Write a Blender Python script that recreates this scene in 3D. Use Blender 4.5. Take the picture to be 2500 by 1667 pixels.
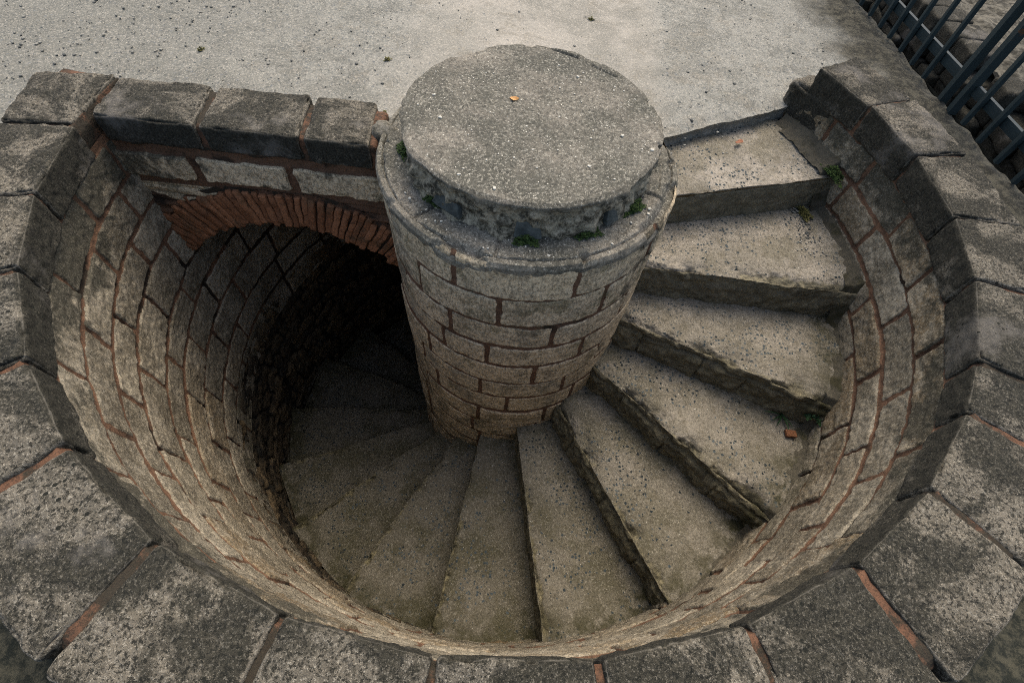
import bpy, math, random
import numpy as np
from mathutils import Matrix, Vector

random.seed(7)
U = 0.55                      # one modelling unit (the column's radius) in metres
sc = bpy.context.scene
for o in list(bpy.data.objects): bpy.data.objects.remove(o)

# ------------------------------------------------------------------ camera
PITCH, ROLL = 1.00907, 0.10976
fw = Vector((0, math.cos(PITCH), -math.sin(PITCH)))
up = Vector((0, math.sin(PITCH), math.cos(PITCH)))
rt = Vector((1, 0, 0))
r_ = math.cos(ROLL) * rt + math.sin(ROLL) * up
u_ = -math.sin(ROLL) * rt + math.cos(ROLL) * up
cd = bpy.data.cameras.new('camera'); cam = bpy.data.objects.new('camera', cd)
sc.collection.objects.link(cam); sc.camera = cam
loc = Vector((0.0262, -2.8322, 2.1405)) * U
cam.matrix_world = Matrix(((r_.x, u_.x, -fw.x, loc.x), (r_.y, u_.y, -fw.y, loc.y),
                           (r_.z, u_.z, -fw.z, loc.z), (0, 0, 0, 1)))
cd.sensor_width = 36; cd.lens = 17.61; cd.clip_start = 0.01; cd.clip_end = 500

# ------------------------------------------------------------------ sky, sun, exposure
SUN_EL, SUN_AZ = math.radians(60), math.radians(78)     # azimuth: direction the light comes from, from +x towards +y
w = bpy.data.worlds.new('World'); sc.world = w; w.use_nodes = True
wn = w.node_tree.nodes; bg = wn['Background']
sky = wn.new('ShaderNodeTexSky'); sky.sky_type = 'NISHITA'; sky.sun_disc = False
sky.sun_elevation = SUN_EL; sky.sun_rotation = math.radians(90) - SUN_AZ
sky.air_density = 1.0; sky.dust_density = 5.0; sky.ozone_density = 0.6
w.node_tree.links.new(sky.outputs[0], bg.inputs[0]); bg.inputs[1].default_value = 0.15
sl = bpy.data.lights.new('sun', 'SUN'); sl.energy = 0.85; sl.angle = math.radians(50); sl.color = (1, .95, .84)
so = bpy.data.objects.new('sun', sl); sc.collection.objects.link(so)
sd = Vector((math.cos(SUN_EL) * math.cos(SUN_AZ), math.cos(SUN_EL) * math.sin(SUN_AZ), math.sin(SUN_EL)))
so.rotation_euler = sd.to_track_quat('Z', 'Y').to_euler(); so.location = sd * 20
sc.view_settings.view_transform = 'Standard'; sc.view_settings.look = 'None'
sc.view_settings.exposure = 1.12; sc.view_settings.gamma = 1
sc.cycles.use_denoising = False; sc.cycles.filter_width = 1.0      # keep the stone's grain

# ------------------------------------------------------------------ numpy noise
def _h(ix, iy, iz, seed):
    n = (ix.astype(np.int64) * 374761393 + iy.astype(np.int64) * 668265263 + iz.astype(np.int64) * 2147483647 + seed * 1274126177) & 0xffffffff
    n = ((n ^ (n >> 13)) * 1103515245) & 0xffffffff
    n = ((n ^ (n >> 16)) * 2246822519) & 0xffffffff
    return ((n ^ (n >> 15)) & 0xffff) / 65535.0
def noise(P, s=1.0, seed=0):
    P = P * s + seed * 17.37; F = np.floor(P); f = P - F; f = f * f * (3 - 2 * f)
    x, y, z = F.T.astype(np.int64); a, b, c = f.T; v = 0
    for i in (0, 1):
        wx = a if i else 1 - a
        for j in (0, 1):
            wy = b if j else 1 - b
            for k in (0, 1):
                v = v + wx * wy * (c if k else 1 - c) * _h(x + i, y + j, z + k, seed)
    return v * 2 - 1
def fbm(P, s=1.0, octv=4, seed=0, gain=.5):
    v = 0; a = 1; t = 0
    for i in range(octv):
        v = v + a * noise(P, s * 2.03 ** i, seed + i); t += a; a *= gain
    return v / t
def sstep(x, a, b):
    t = np.clip((x - a) / (b - a), 0, 1); return t * t * (3 - 2 * t)

# ------------------------------------------------------------------ mesh helpers (modelling units in, metres out)
def mk(name, V, F, mat, parent=None, attrs=None, smooth=True, base=None):
    V = np.asarray(V, float) * U
    if parent is not None: V = V - np.array(parent.location)
    elif base is not None: V = V - np.array(base) * U
    me = bpy.data.meshes.new(name)
    if isinstance(F, np.ndarray):
        n, m = F.shape
        me.vertices.add(len(V)); me.vertices.foreach_set('co', V.ravel())
        me.loops.add(n * m); me.loops.foreach_set('vertex_index', F.ravel().astype(np.int32))
        me.polygons.add(n); me.polygons.foreach_set('loop_start', np.arange(0, n * m, m, dtype=np.int32))
        me.polygons.foreach_set('loop_total', np.full(n, m, dtype=np.int32))
        me.update(calc_edges=True)
    else:
        me.from_pydata([tuple(v) for v in V], [], [tuple(f) for f in F]); me.update()
    me.validate()
    me.polygons.foreach_set('use_smooth', np.full(len(me.polygons), smooth))
    for k, a in (attrs or {}).items():
        at = me.attributes.new(k, 'FLOAT', 'POINT'); at.data.foreach_set('value', np.asarray(a, np.float32))
    me.materials.append(mat)
    o = bpy.data.objects.new(name, me); sc.collection.objects.link(o)
    if parent is not None: o.parent = parent
    elif base is not None: o.location = Vector(base) * U
    return o
def thing(name, label, cat, loc=(0, 0, 0), group=None):
    o = bpy.data.objects.new(name, None); sc.collection.objects.link(o); o.empty_display_size = .1
    o.location = Vector(loc) * U; o['label'] = label; o['category'] = cat
    if group: o['group'] = group
    return o
def tag(o, label, cat, group=None, kind=None):
    o['label'] = label; o['category'] = cat
    if group: o['group'] = group
    if kind: o['kind'] = kind
    return o
def gridF(nu, nv, flip=False, closed=False):
    i = np.arange(nu - (0 if closed else 1)); j = np.arange(nv - 1)
    I, J = np.meshgrid(i, j, indexing='ij'); I = I.ravel(); J = J.ravel(); I2 = (I + 1) % nu
    f = np.stack([I * nv + J, I2 * nv + J, I2 * nv + J + 1, I * nv + J + 1], 1)
    return f[:, ::-1].copy() if flip else f
def cube_lattice(nx, ny, nz):
    idx = {}; pts = []; F = []
    def vid(i, j, k):
        t = (i, j, k)
        if t not in idx: idx[t] = len(pts); pts.append(t)
        return idx[t]
    for i in range(nx):
        for j in range(ny):
            F.append((vid(i, j, 0), vid(i, j + 1, 0), vid(i + 1, j + 1, 0), vid(i + 1, j, 0)))
            F.append((vid(i, j, nz), vid(i + 1, j, nz), vid(i + 1, j + 1, nz), vid(i, j + 1, nz)))
    for i in range(nx):
        for k in range(nz):
            F.append((vid(i, 0, k), vid(i + 1, 0, k), vid(i + 1, 0, k + 1), vid(i, 0, k + 1)))
            F.append((vid(i, ny, k), vid(i, ny, k + 1), vid(i + 1, ny, k + 1), vid(i + 1, ny, k)))
    for j in range(ny):
        for k in range(nz):
            F.append((vid(0, j, k), vid(0, j, k + 1), vid(0, j + 1, k + 1), vid(0, j + 1, k)))
            F.append((vid(nx, j, k), vid(nx, j + 1, k), vid(nx, j + 1, k + 1), vid(nx, j, k + 1)))
    P = np.array(pts, float)
    P[:, 0] = P[:, 0] / nx * 2 - 1; P[:, 1] = P[:, 1] / ny * 2 - 1; P[:, 2] = P[:, 2] / nz * 2 - 1
    P = np.sin(P * math.pi / 2 * .8) / math.sin(math.pi / 2 * .8)      # finer towards the edges
    return P, np.array(F)
_lc = {}
def rbox(n, h, r):
    """rounded box surface: points, faces, outward direction, edge factor"""
    if n not in _lc: _lc[n] = cube_lattice(*n)
    P, F = _lc[n]; h = np.array(h, float)
    q = P * h; c = np.clip(q, -(h - r), h - r); d = q - c
    L = np.linalg.norm(d, axis=1, keepdims=True); d = d / np.maximum(L, 1e-9)
    e = 1 - np.abs(d).max(1)
    return c + d * r, F, d, np.clip(e * 3.4, 0, 1)

# ------------------------------------------------------------------ materials
class NT:
    def __init__(s, name):
        s.m = bpy.data.materials.new(name); s.m.use_nodes = True; s.t = s.m.node_tree; s.n = s.t.nodes
        s.b = s.n['Principled BSDF']; s.co = s.n.new('ShaderNodeTexCoord').outputs['Object']
    def L(s, a, b): s.t.links.new(a, b)
    def set(s, inp, v):
        if hasattr(v, 'is_linked'): s.L(v, inp)
        else: inp.default_value = v if not (isinstance(v, tuple) and len(v) == 3 and inp.type == 'RGBA') else (*v, 1)
    def noise(s, sc_, det=4, rough=.55, dist=0, co=None, off=0):
        x = s.n.new('ShaderNodeTexNoise'); x.inputs['Scale'].default_value = sc_; x.inputs['Detail'].default_value = det
        x.inputs['Roughness'].default_value = rough; x.inputs['Distortion'].default_value = dist
        c = co or s.co
        if off:
            m = s.n.new('ShaderNodeVectorMath'); m.inputs[1].default_value = (off, off * .7, -off); s.L(c, m.inputs[0]); c = m.outputs[0]
        s.L(c, x.inputs['Vector']); return x.outputs[0]
    def vor(s, sc_, out='Distance', feat='F1', rnd=1, co=None):
        x = s.n.new('ShaderNodeTexVoronoi'); x.feature = feat; x.inputs['Scale'].default_value = sc_; x.inputs['Randomness'].default_value = rnd
        s.L(co or s.co, x.inputs['Vector']); return x.outputs[out]
    def ramp(s, v, a, b):
        x = s.n.new('ShaderNodeMapRange'); x.interpolation_type = 'SMOOTHSTEP'; s.set(x.inputs[0], v)
        x.inputs[1].default_value = a; x.inputs[2].default_value = b; return x.outputs[0]
    def math(s, op, a, b=0.0, clamp=False):
        x = s.n.new('ShaderNodeMath'); x.operation = op; x.use_clamp = clamp; s.set(x.inputs[0], a); s.set(x.inputs[1], b); return x.outputs[0]
    def mix(s, f, a, b, mode='MIX'):
        x = s.n.new('ShaderNodeMix'); x.data_type = 'RGBA'; x.blend_type = mode
        s.set(x.inputs[0], f); s.set(x.inputs[6], a); s.set(x.inputs[7], b); return x.outputs[2]
    def attr(s, n):
        x = s.n.new('ShaderNodeAttribute'); x.attribute_name = n; return x.outputs['Fac']
    def z(s):
        x = s.n.new('ShaderNodeSeparateXYZ'); s.L(s.co, x.inputs[0]); return x.outputs[2]
    def scaled(s, v):
        m = s.n.new('ShaderNodeVectorMath'); m.operation = 'MULTIPLY'; s.L(s.co, m.inputs[0]); m.inputs[1].default_value = v; return m.outputs[0]
    def fin(s, col, bumps, rough=.95, spec=.2):
        s.set(s.b.inputs['Base Color'], s.mix(1.0, col, (.765, .775, .71), 'MULTIPLY')); s.set(s.b.inputs['Roughness'], rough)
        s.b.inputs['Specular IOR Level'].default_value = spec
        prev = None
        for h, st, di in bumps:
            x = s.n.new('ShaderNodeBump'); s.set(x.inputs['Strength'], st); x.inputs['Distance'].default_value = di
            s.L(h, x.inputs['Height'])
            if prev: s.L(prev, x.inputs['Normal'])
            prev = x.outputs[0]
        if prev: s.L(prev, s.b.inputs['Normal'])
        return s.m

def mat_coping():
    t = NT('lichened_sandstone')
    tan = t.mix(t.noise(9, 4), (.095, .082, .062), (.25, .216, .175))
    tan = t.mix(t.math('MULTIPLY', t.attr('bid'), .5), tan, (.085, .078, .068))
    patch = t.noise(4.5, 11, .74, .5)                       # broad colonies of dark lichen, ragged at the rim
    mask = t.ramp(t.math('ADD', t.math('SUBTRACT', patch, t.math('MULTIPLY', t.attr('edge'), .08)), t.math('MULTIPLY', t.attr('face'), .09)), .42, .53)
    dark = t.mix(t.noise(40, 5, .7), (.008, .008, .006), (.050, .046, .034))
    col = t.mix(t.math('MULTIPLY', mask, .93), tan, dark)
    col = t.mix(t.math('MULTIPLY', t.ramp(t.noise(165, 3, .9), .53, .62), t.math('MULTIPLY', t.math('SUBTRACT', .9, t.math('MULTIPLY', t.attr('face'), .4)), t.math('SUBTRACT', 1.0, t.math('MULTIPLY', mask, .62)))), col, (.34, .305, .255))
    col = t.mix(t.math('MULTIPLY', t.ramp(t.noise(100, 4, .9, off=3), .50, .57), .9), col, (.012, .012, .009))
    col = t.mix(t.math('MULTIPLY', t.ramp(t.noise(3.2, 6, .7, off=9), .55, .68), .5), col, (.19, .172, .158))
    col = t.mix(t.math('MULTIPLY', t.ramp(t.math('ADD', t.attr('edge'), t.math('MULTIPLY', t.math('SUBTRACT', t.noise(14, 6, .7, off=1), .5), 1.6)), .55, 1.2), .42), col, (.22, .20, .175))
    pit = t.math('LESS_THAN', t.vor(34), .17)
    col = t.mix(t.math('MULTIPLY', pit, t.ramp(t.noise(6, 2, off=5), .5, .6)), col, (.016, .016, .012))
    return t.fin(col, [(t.noise(28, 5, .65), .55, .012), (t.noise(110, 4, .85), .7, .008)])
def mat_wall(pale=0.0):
    t = NT('brightened_pale_limestone' if pale else 'coursed_limestone')
    # weathering and grain; 'bid' varies each block, 'mort' marks joints, 'lich' the rain-fed lichen below the rim
    bid = t.attr('bid'); mort = t.attr('mort'); lich = t.attr('lich')
    a = t.mix(t.ramp(bid, .0, .95), (.17, .142, .104), (.385, .328, .25))
    a = t.mix(t.math('MULTIPLY', t.ramp(t.attr('bid2'), .5, 1), .75), a, (.235, .16, .085))
    a = t.mix(t.math('MULTIPLY', t.ramp(t.noise(7, 7, .7), .46, .60), .65), a, (.46, .395, .31))
    a = t.mix(t.math('MULTIPLY', t.ramp(t.noise(4.5, 9, .74, off=4), .49, .59), .6), a, (.085, .068, .043))
    if pale:  # pale stone tones, raised further to make up for missing front light
        a = t.mix(t.math('MULTIPLY', t.ramp(t.noise(6, 8, .72, off=21), .34, .52), .95), a, (.80, .62, .42))
        a = t.mix(t.math('MULTIPLY', t.ramp(t.noise(7, 8, .72, off=25), .51, .61), .5), a, (.22, .165, .10))
        a = t.mix(t.math('MULTIPLY', t.ramp(t.noise(9, 8, .75, off=28), .54, .62), .55), a, (.15, .13, .055))
    tool = t.noise(1, 4, .7, co=t.scaled((110, 110, 35)))
    a = t.mix(t.math('MULTIPLY', t.ramp(tool, .47, .62), .5), a, (.11, .092, .068))
    ragged = t.math('ADD', lich, t.math('MULTIPLY', t.math('SUBTRACT', t.noise(9, 9, .74), .5), 1.9))
    dark = t.mix(t.noise(50, 5, .75), (.013, .0135, .010), (.070, .066, .049))
    lm = t.ramp(ragged, .36, .62); a = t.mix(t.math('MULTIPLY', lm, .86), a, dark)
    a = t.mix(t.math('MULTIPLY', t.ramp(t.noise(120, 3, .9), .51, .60), t.math('SUBTRACT', .55, t.math('MULTIPLY', lm, .33))), a, (.64, .52, .38) if pale else (.48, .42, .34))
    a = t.mix(t.math('MULTIPLY', t.ramp(t.noise(85, 4, .9, off=6), .505, .575), .62 if pale else .5), a, (.06, .052, .038))
    m = t.mix(t.noise(14, 6, .65), (.10, .056, .035), (.22, .12, .075))
    m = t.mix(t.ramp(t.math('ADD', t.noise(6, 7, .72, off=2), t.math('MULTIPLY', t.attr('deep'), .2)), .51, .66), m, (.028, .020, .014))
    m = t.mix(t.math('MULTIPLY', t.ramp(t.noise(60, 5, .85, off=19), .5, .62), .5), m, (.045, .032, .022))
    a = t.mix(t.ramp(mort, .35, .6), a, m)
    a = t.mix(t.math('MULTIPLY', t.attr('moss'), t.ramp(t.noise(16, 6, .7, off=8), .46, .62)), a, (.055, .055, .022))
    return t.fin(a, [(tool, .5, .008), (t.noise(30, 5, .65), .5, .010), (t.noise(110, 4, .85), .6, .007)])
def mat_mortar():
    t = NT('terracotta_mortar')
    m = t.mix(t.noise(16, 5, .6), (.085, .046, .030), (.21, .105, .064))
    m = t.mix(t.ramp(t.noise(9, 7, .75, off=2), .42, .54), m, (.040, .033, .024))
    m = t.mix(t.math('MULTIPLY', t.ramp(t.noise(90, 4, .85), .5, .62), .6), m, (.035, .025, .018))
    return t.fin(m, [(t.noise(60, 5, .7), .7, .012)])
def mat_rubble():
    t = NT('rough_rubble')
    a = t.mix(t.attr('bid'), (.05, .038, .026), (.17, .12, .068))
    a = t.mix(t.ramp(t.noise(10, 6, .7), .45, .65), a, (.035, .032, .026))
    a = t.mix(t.math('MULTIPLY', t.ramp(t.noise(24, 5, .7, off=3), .6, .72), .6), a, (.20, .185, .155))
    a = t.mix(t.ramp(t.attr('mort'), .4, .7), a, (.02, .018, .014))
    return t.fin(a, [(t.noise(22, 6, .7), .9, .03), (t.noise(120, 4, .7), .5, .008)])
def pebbles(t, col, seedoff, dens):
    """exposed aggregate: angular dark slate chips and a few white ones, gathered in worn patches"""
    wob = t.n.new('ShaderNodeVectorMath'); wob.inputs[1].default_value = (seedoff, seedoff * 2, 0); t.L(t.co, wob.inputs[0])
    v = t.n.new('ShaderNodeTexVoronoi'); v.inputs['Scale'].default_value = 60; t.L(wob.outputs[0], v.inputs['Vector'])
    s = t.n.new('ShaderNodeSeparateColor'); t.L(v.outputs['Color'], s.inputs[0])
    size = t.math('ADD', t.math('MULTIPLY', s.outputs[0], .30), .16)
    inside = t.math('LESS_THAN', t.math('ADD', v.outputs['Distance'], t.math('MULTIPLY', t.noise(95, 3, .7), .9)), t.math('ADD', size, 0.40))
    patch = t.ramp(t.noise(3.6, 4, .6, off=seedoff + 1), .44, .56)
    keep = t.math('LESS_THAN', s.outputs[1], t.math('MULTIPLY', t.math('ADD', t.math('MULTIPLY', patch, .8), .04), dens))
    chip = t.math('MULTIPLY', inside, keep)
    cc = t.mix(s.outputs[2], (.016, .022, .026), (.085, .10, .108))
    col = t.mix(chip, col, cc)
    white = t.math('MULTIPLY', t.math('LESS_THAN', t.vor(75), .13), t.math('GREATER_THAN', t.noise(31, 1, off=2), .64))
    return t.mix(white, col, (.62, .58, .52))
def mat_tread():
    t = NT('worn_step_concrete')
    a = t.mix(t.ramp(t.noise(5, 5, .6), .35, .65), (.24, .212, .178), (.37, .325, .28))
    a = t.mix(t.math('MULTIPLY', t.ramp(t.noise(2.6, 7, .7, off=7), .47, .60), .6), a, (.15, .133, .095))
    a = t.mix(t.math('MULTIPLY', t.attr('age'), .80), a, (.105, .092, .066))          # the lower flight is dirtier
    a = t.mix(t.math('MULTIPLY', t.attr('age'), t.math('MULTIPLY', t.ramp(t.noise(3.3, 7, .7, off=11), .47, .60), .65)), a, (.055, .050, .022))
    a = t.mix(t.math('MULTIPLY', t.ramp(t.noise(100, 4, .9), .53, .60), .45), a, (.42, .38, .32))
    a = t.mix(t.math('MULTIPLY', t.ramp(t.noise(70, 5, .9, off=4), .505, .585), .6), a, (.06, .052, .038))
    a = t.mix(t.math('MULTIPLY', t.ramp(t.noise(22, 7, .8, off=15), .50, .62), .42), a, (.12, .102, .07))
    a = pebbles(t, a, 0, 1.15)
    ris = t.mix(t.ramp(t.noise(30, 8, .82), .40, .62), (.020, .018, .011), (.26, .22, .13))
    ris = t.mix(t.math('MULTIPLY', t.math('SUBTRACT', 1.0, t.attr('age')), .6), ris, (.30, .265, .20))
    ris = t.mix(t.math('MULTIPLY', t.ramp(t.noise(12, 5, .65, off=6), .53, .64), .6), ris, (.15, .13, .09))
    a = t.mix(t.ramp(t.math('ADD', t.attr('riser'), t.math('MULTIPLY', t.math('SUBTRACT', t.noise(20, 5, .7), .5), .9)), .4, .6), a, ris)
    a = t.mix(t.math('MULTIPLY', t.attr('rim'), t.ramp(t.noise(14, 6, .7, off=5), .40, .60)), a, (.052, .047, .024))  # wall-side dirt, plus contact shade painted along the tread's back edge
    return t.fin(a, [(t.noise(18, 6, .65), .45, .012), (t.noise(90, 4, .85), .55, .008), (t.noise(40, 6, .75), t.math('MULTIPLY', t.attr('riser'), .8), .02)])
def mat_fillet():
    t = NT('mossy_cement')
    a = t.mix(t.noise(12, 6, .7), (.035, .031, .023), (.13, .113, .085))
    a = t.mix(t.ramp(t.noise(7, 6, .7, off=3), .48, .62), a, (.045, .040, .022))
    return t.fin(a, [(t.noise(30, 6, .7), .6, .012), (t.noise(160, 3, .8), .4, .005)])
def mat_ground():
    t = NT('trodden_concrete')
    a = t.mix(t.ramp(t.noise(1.6, 5, .6), .36, .62), (.265, .248, .222), (.365, .332, .298))
    # colder, lichened, pebbly areas left and right of the smooth pink strip
    x = t.n.new('ShaderNodeSeparateXYZ'); t.L(t.co, x.inputs[0])
    side = t.math('ADD', t.ramp(x.outputs[0], .52, .72), t.ramp(x.outputs[0], -.45, -.95))
    side = t.math('ADD', side, t.math('MULTIPLY', t.math('SUBTRACT', t.noise(2.2, 6, .65, off=4), .5), 1.2), True)
    a = t.mix(t.math('MULTIPLY', side, .8), a, (.235, .232, .215))
    a = t.mix(t.math('MULTIPLY', t.math('MULTIPLY', side, t.ramp(t.noise(4, 9, .75, off=9), .47, .57)), .66), a, (.13, .128, .115))
    a = t.mix(t.math('MULTIPLY', t.ramp(t.noise(1.7, 9, .72, .3, off=23), .50, .60), .5), a, (.15, .145, .128))
    a = t.mix(t.math('MULTIPLY', t.ramp(t.noise(6, 8, .78, off=29), .54, .60), .5), a, (.19, .17, .14))
    far = t.ramp(x.outputs[0], -.5, -2.1)
    a = t.mix(t.math('MULTIPLY', far, .74), a, (.15, .147, .132))
    sp = t.math('MULTIPLY', t.ramp(t.noise(46, 7, .9, off=2), .515, .59), t.math('ADD', t.math('MULTIPLY', side, .75), .16))
    a = t.mix(sp, a, (.07, .075, .075))
    v = t.n.new('ShaderNodeTexVoronoi'); v.inputs['Scale'].default_value = 44; t.L(t.co, v.inputs['Vector'])
    s = t.n.new('ShaderNodeSeparateColor'); t.L(v.outputs['Color'], s.inputs[0])
    ins = t.math('LESS_THAN', t.math('ADD', v.outputs['Distance'], t.math('MULTIPLY', t.noise(100, 2), .5)), t.math('ADD', t.math('MULTIPLY', s.outputs[0], .24), .32))
    kp = t.math('LESS_THAN', s.outputs[1], t.math('ADD', t.math('MULTIPLY', side, .55), .06))
    a = t.mix(t.math('MULTIPLY', ins, kp), a, t.mix(s.outputs[2], (.05, .06, .065), (.16, .165, .17)))
    a = t.mix(t.math('MULTIPLY', t.ramp(t.noise(110, 3, .9, off=1), .53, .60), .45), a, (.60, .54, .48))
    a = t.mix(t.math('MULTIPLY', t.ramp(t.noise(75, 4, .9, off=17), .52, .60), .4), a, (.16, .145, .125))
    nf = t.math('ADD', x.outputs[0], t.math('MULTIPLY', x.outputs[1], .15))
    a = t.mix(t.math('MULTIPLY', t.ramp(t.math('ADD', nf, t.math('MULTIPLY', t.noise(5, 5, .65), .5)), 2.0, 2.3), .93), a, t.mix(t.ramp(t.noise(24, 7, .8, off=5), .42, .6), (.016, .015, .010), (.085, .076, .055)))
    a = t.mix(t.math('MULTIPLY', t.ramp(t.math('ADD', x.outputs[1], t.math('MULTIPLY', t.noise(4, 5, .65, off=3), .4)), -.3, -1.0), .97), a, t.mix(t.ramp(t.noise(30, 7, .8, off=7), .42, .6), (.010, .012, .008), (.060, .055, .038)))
    return t.fin(a, [(t.noise(9, 6, .6), .4, .02), (t.noise(110, 4, .8), .4, .006)])
def mat_cap():
    t = NT('speckled_cast_concrete')
    a = t.mix(t.ramp(t.noise(4.5, 6, .62), .38, .66), (.10, .095, .08), (.235, .208, .178))
    a = t.mix(t.math('MULTIPLY', t.ramp(t.noise(3, 5, .6, off=3), .48, .64), .5), a, (.105, .10, .083))
    a = t.mix(t.math('MULTIPLY', t.ramp(t.noise(70, 5, .9), .49, .58), .72), a, (.035, .034, .029))
    a = t.mix(t.math('MULTIPLY', t.ramp(t.noise(110, 3, .9, off=5), .53, .61), .7), a, (.40, .37, .32))
    v = t.vor(70); a = t.mix(t.math('MULTIPLY', t.math('LESS_THAN', v, .16), t.math('GREATER_THAN', t.noise(40, 1, off=8), .55)), a, (.58, .55, .49))
    sd_ = t.mix(t.ramp(t.noise(26, 8, .82), .38, .62), (.035, .031, .022), (.42, .365, .28))
    a = t.mix(t.math('MULTIPLY', t.ramp(t.noise(8, 8, .75, off=12), .50, .60), .35), a, (.075, .07, .058))
    a = t.mix(t.attr('side'), a, sd_)
    return t.fin(a, [(t.noise(14, 6, .65), .5, .012), (t.noise(170, 4, .8), .55, .006)])
def mat_brick():
    t = NT('eroded_terracotta_brick')
    a = t.mix(t.attr('bid'), (.19, .080, .040), (.36, .16, .082))
    a = t.mix(t.ramp(t.noise(30, 6, .7), .5, .66), a, (.13, .06, .032))
    a = t.mix(t.math('MULTIPLY', t.ramp(t.noise(9, 5, .65, off=4), .52, .66), .6), a, (.10, .068, .04))
    a = t.mix(t.math('MULTIPLY', t.ramp(t.noise(120, 3, .8), .6, .72), .4), a, (.30, .16, .09))
    return t.fin(a, [(t.noise(55, 6, .7), .7, .012)])
def mat_paint():
    t = NT('teal_painted_steel')
    a = t.mix(t.noise(12, 4), (.011, .021, .024), (.022, .037, .041))
    a = t.mix(t.ramp(t.noise(9, 7, .75, off=3), .63, .68), a, (.10, .045, .018))
    return t.fin(a, [(t.noise(40, 4), .2, .004)], rough=.65, spec=.3)
def mat_simple(name, c1, c2, s=20, rough=.9, bump=.4, spec=.2):
    t = NT(name); return t.fin(t.mix(t.ramp(t.noise(s, 5, .65), .35, .65), c1, c2), [(t.noise(s * 3, 4, .7), bump, .008)], rough, spec)
M = dict(coping=mat_coping(), wall=mat_wall(), column=mat_wall(.58), mortar=mat_mortar(), rubble=mat_rubble(), tread=mat_tread(), fillet=mat_fillet(),
         ground=mat_ground(), cap=mat_cap(), brick=mat_brick(), paint=mat_paint(),
         moss=mat_simple('moss_green', (.016, .034, .009), (.055, .088, .022), 90),
         ymoss=mat_simple('yellow_moss', (.07, .07, .02), (.14, .125, .045), 60),
         leaf=mat_simple('weed_leaf', (.012, .036, .013), (.03, .072, .022), 30, .6),
         slate=mat_simple('blue_slate', (.035, .042, .042), (.085, .093, .09), 25, .6),
         stub=mat_simple('crumbled_mortar', (.07, .065, .052), (.24, .22, .19), 35, .95, .9),
         dirt=mat_simple('ditch_earth', (.03, .027, .018), (.09, .075, .05), 6, .95, .8),
         deadleaf=mat_simple('orange_dead_leaf', (.50, .24, .08), (.60, .34, .14), 40, .7),
         rleaf=mat_simple('red_brown_leaf', (.24, .09, .05), (.34, .15, .08), 40, .7),
         pale=mat_simple('white_pebble', (.50, .47, .42), (.66, .62, .56), 40, .8),
         gravel=mat_simple('slate_gravel', (.06, .065, .066), (.30, .285, .26), 9, .85),
         shadowstone=mat_simple('shaded_rubble_top', (.03, .027, .02), (.15, .135, .11), 18, .95, .8))  # rubble colour darkened to stand in for shade in the ditch

D2R = math.pi / 180
XC = -0.045                                        # the ring sits a touch left of the column's axis
def wallR(z): return 2.88 + .05 * z
def ringp(th, R, z):                               # polar to world, arrays or scalars
    return np.stack([XC + R * np.cos(th), R * np.sin(th), z + 0 * th], -1)

# ------------------------------------------------------------------ ground, with the well cut out of it
GZ = -0.42
def ground():
    V = []; F = []; off = 0
    # outside the ring wall
    th = np.linspace(-math.pi, math.pi, 721)[:-1]
    den = np.cos(th) + .152 * np.sin(th)
    lim = np.where(den > .02, 4.17 / np.maximum(den, .02), 60.); lim = np.clip(lim, 3.32, 60)
    s = np.linspace(0, 1, 150)[None, :]
    R = 3.06 + (lim[:, None] - 3.06) * (s * .25 + .75 * s ** 3)
    T = np.repeat(th[:, None], 150, 1)
    P = ringp(T.ravel(), R.ravel(), GZ)
    P[:, 2] += .012 * fbm(P, 1.1, 4, 3) + .05 * (fbm(P, 5, 5, 9)) * np.maximum(sstep(P[:, 1], -.6, -1.6), sstep(P[:, 0] + .152 * P[:, 1], 3.5, 4.0)) - .02 * sstep(np.abs(P[:, 0] + .152 * P[:, 1] - 4.17), .35, 0)
    V.append(P); F.append(gridF(720, 150, False, True)); off += len(P)
    # slab between the landing edge and the back of the column
    nu, nv = 240, 130
    t = np.linspace(0, 1, nu); s = np.linspace(0, 1, nv)
    Tn, Sn = np.meshgrid(t, s, indexing='ij'); Tn = Tn.ravel(); Sn = Sn.ravel()
    A = np.array([math.cos(47 * D2R) * .95, math.sin(47 * D2R) * .95]); B = np.array([3.16 * math.cos(34.6 * D2R), 3.16 * math.sin(34.6 * D2R)])
    th0 = np.arctan2(A[1] + (B[1] - A[1]) * Sn, A[0] + (B[0] - A[0]) * Sn); r0 = np.hypot(A[0] + (B[0] - A[0]) * Sn, A[1] + (B[1] - A[1]) * Sn)
    th1 = 175.5 * D2R; T = th0 + (th1 - th0) * Tn; Rr = np.where(Tn < .25, r0 + (.9 + 2.2 * Sn - r0) * sstep(Tn, 0, .25), .9 + 2.2 * Sn)
    x = Rr * np.cos(T); y = Rr * np.sin(T); P = np.stack([x, y, np.full_like(x, GZ)], 1)
    P[:, 2] += .012 * fbm(P, 1.1, 4, 3) + .002
    lip = sstep(Tn, .03, 0); P[:, 2] -= lip * (.012 + .03 * np.abs(fbm(P, 6, 3, 9)))
    P[:, 1] += lip * .035 * fbm(P, 5, 4, 5)
    V.append(P); f = gridF(nu, nv) + off
    F.append(f[:, ::-1] if False else f); n0 = off; off += len(P)
    # the landing edge's broken riser
    E = P[:nv]; K = 10; W = []
    for k in range(K):
        Q = E.copy(); Q[:, 2] -= k * .028; n = fbm(Q, 9, 4, 8)
        Q[:, 1] += (.02 * n + .02) * min(k, 2) / 2; Q[:, 0] -= .008 * min(k, 2); W.append(Q)
    V.append(np.concatenate(W)); F.append(gridF(K, nv) + off)
    return mk('ground', np.concatenate(V), np.concatenate(F), M['ground'])
g = ground(); g['kind'] = 'structure'
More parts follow.
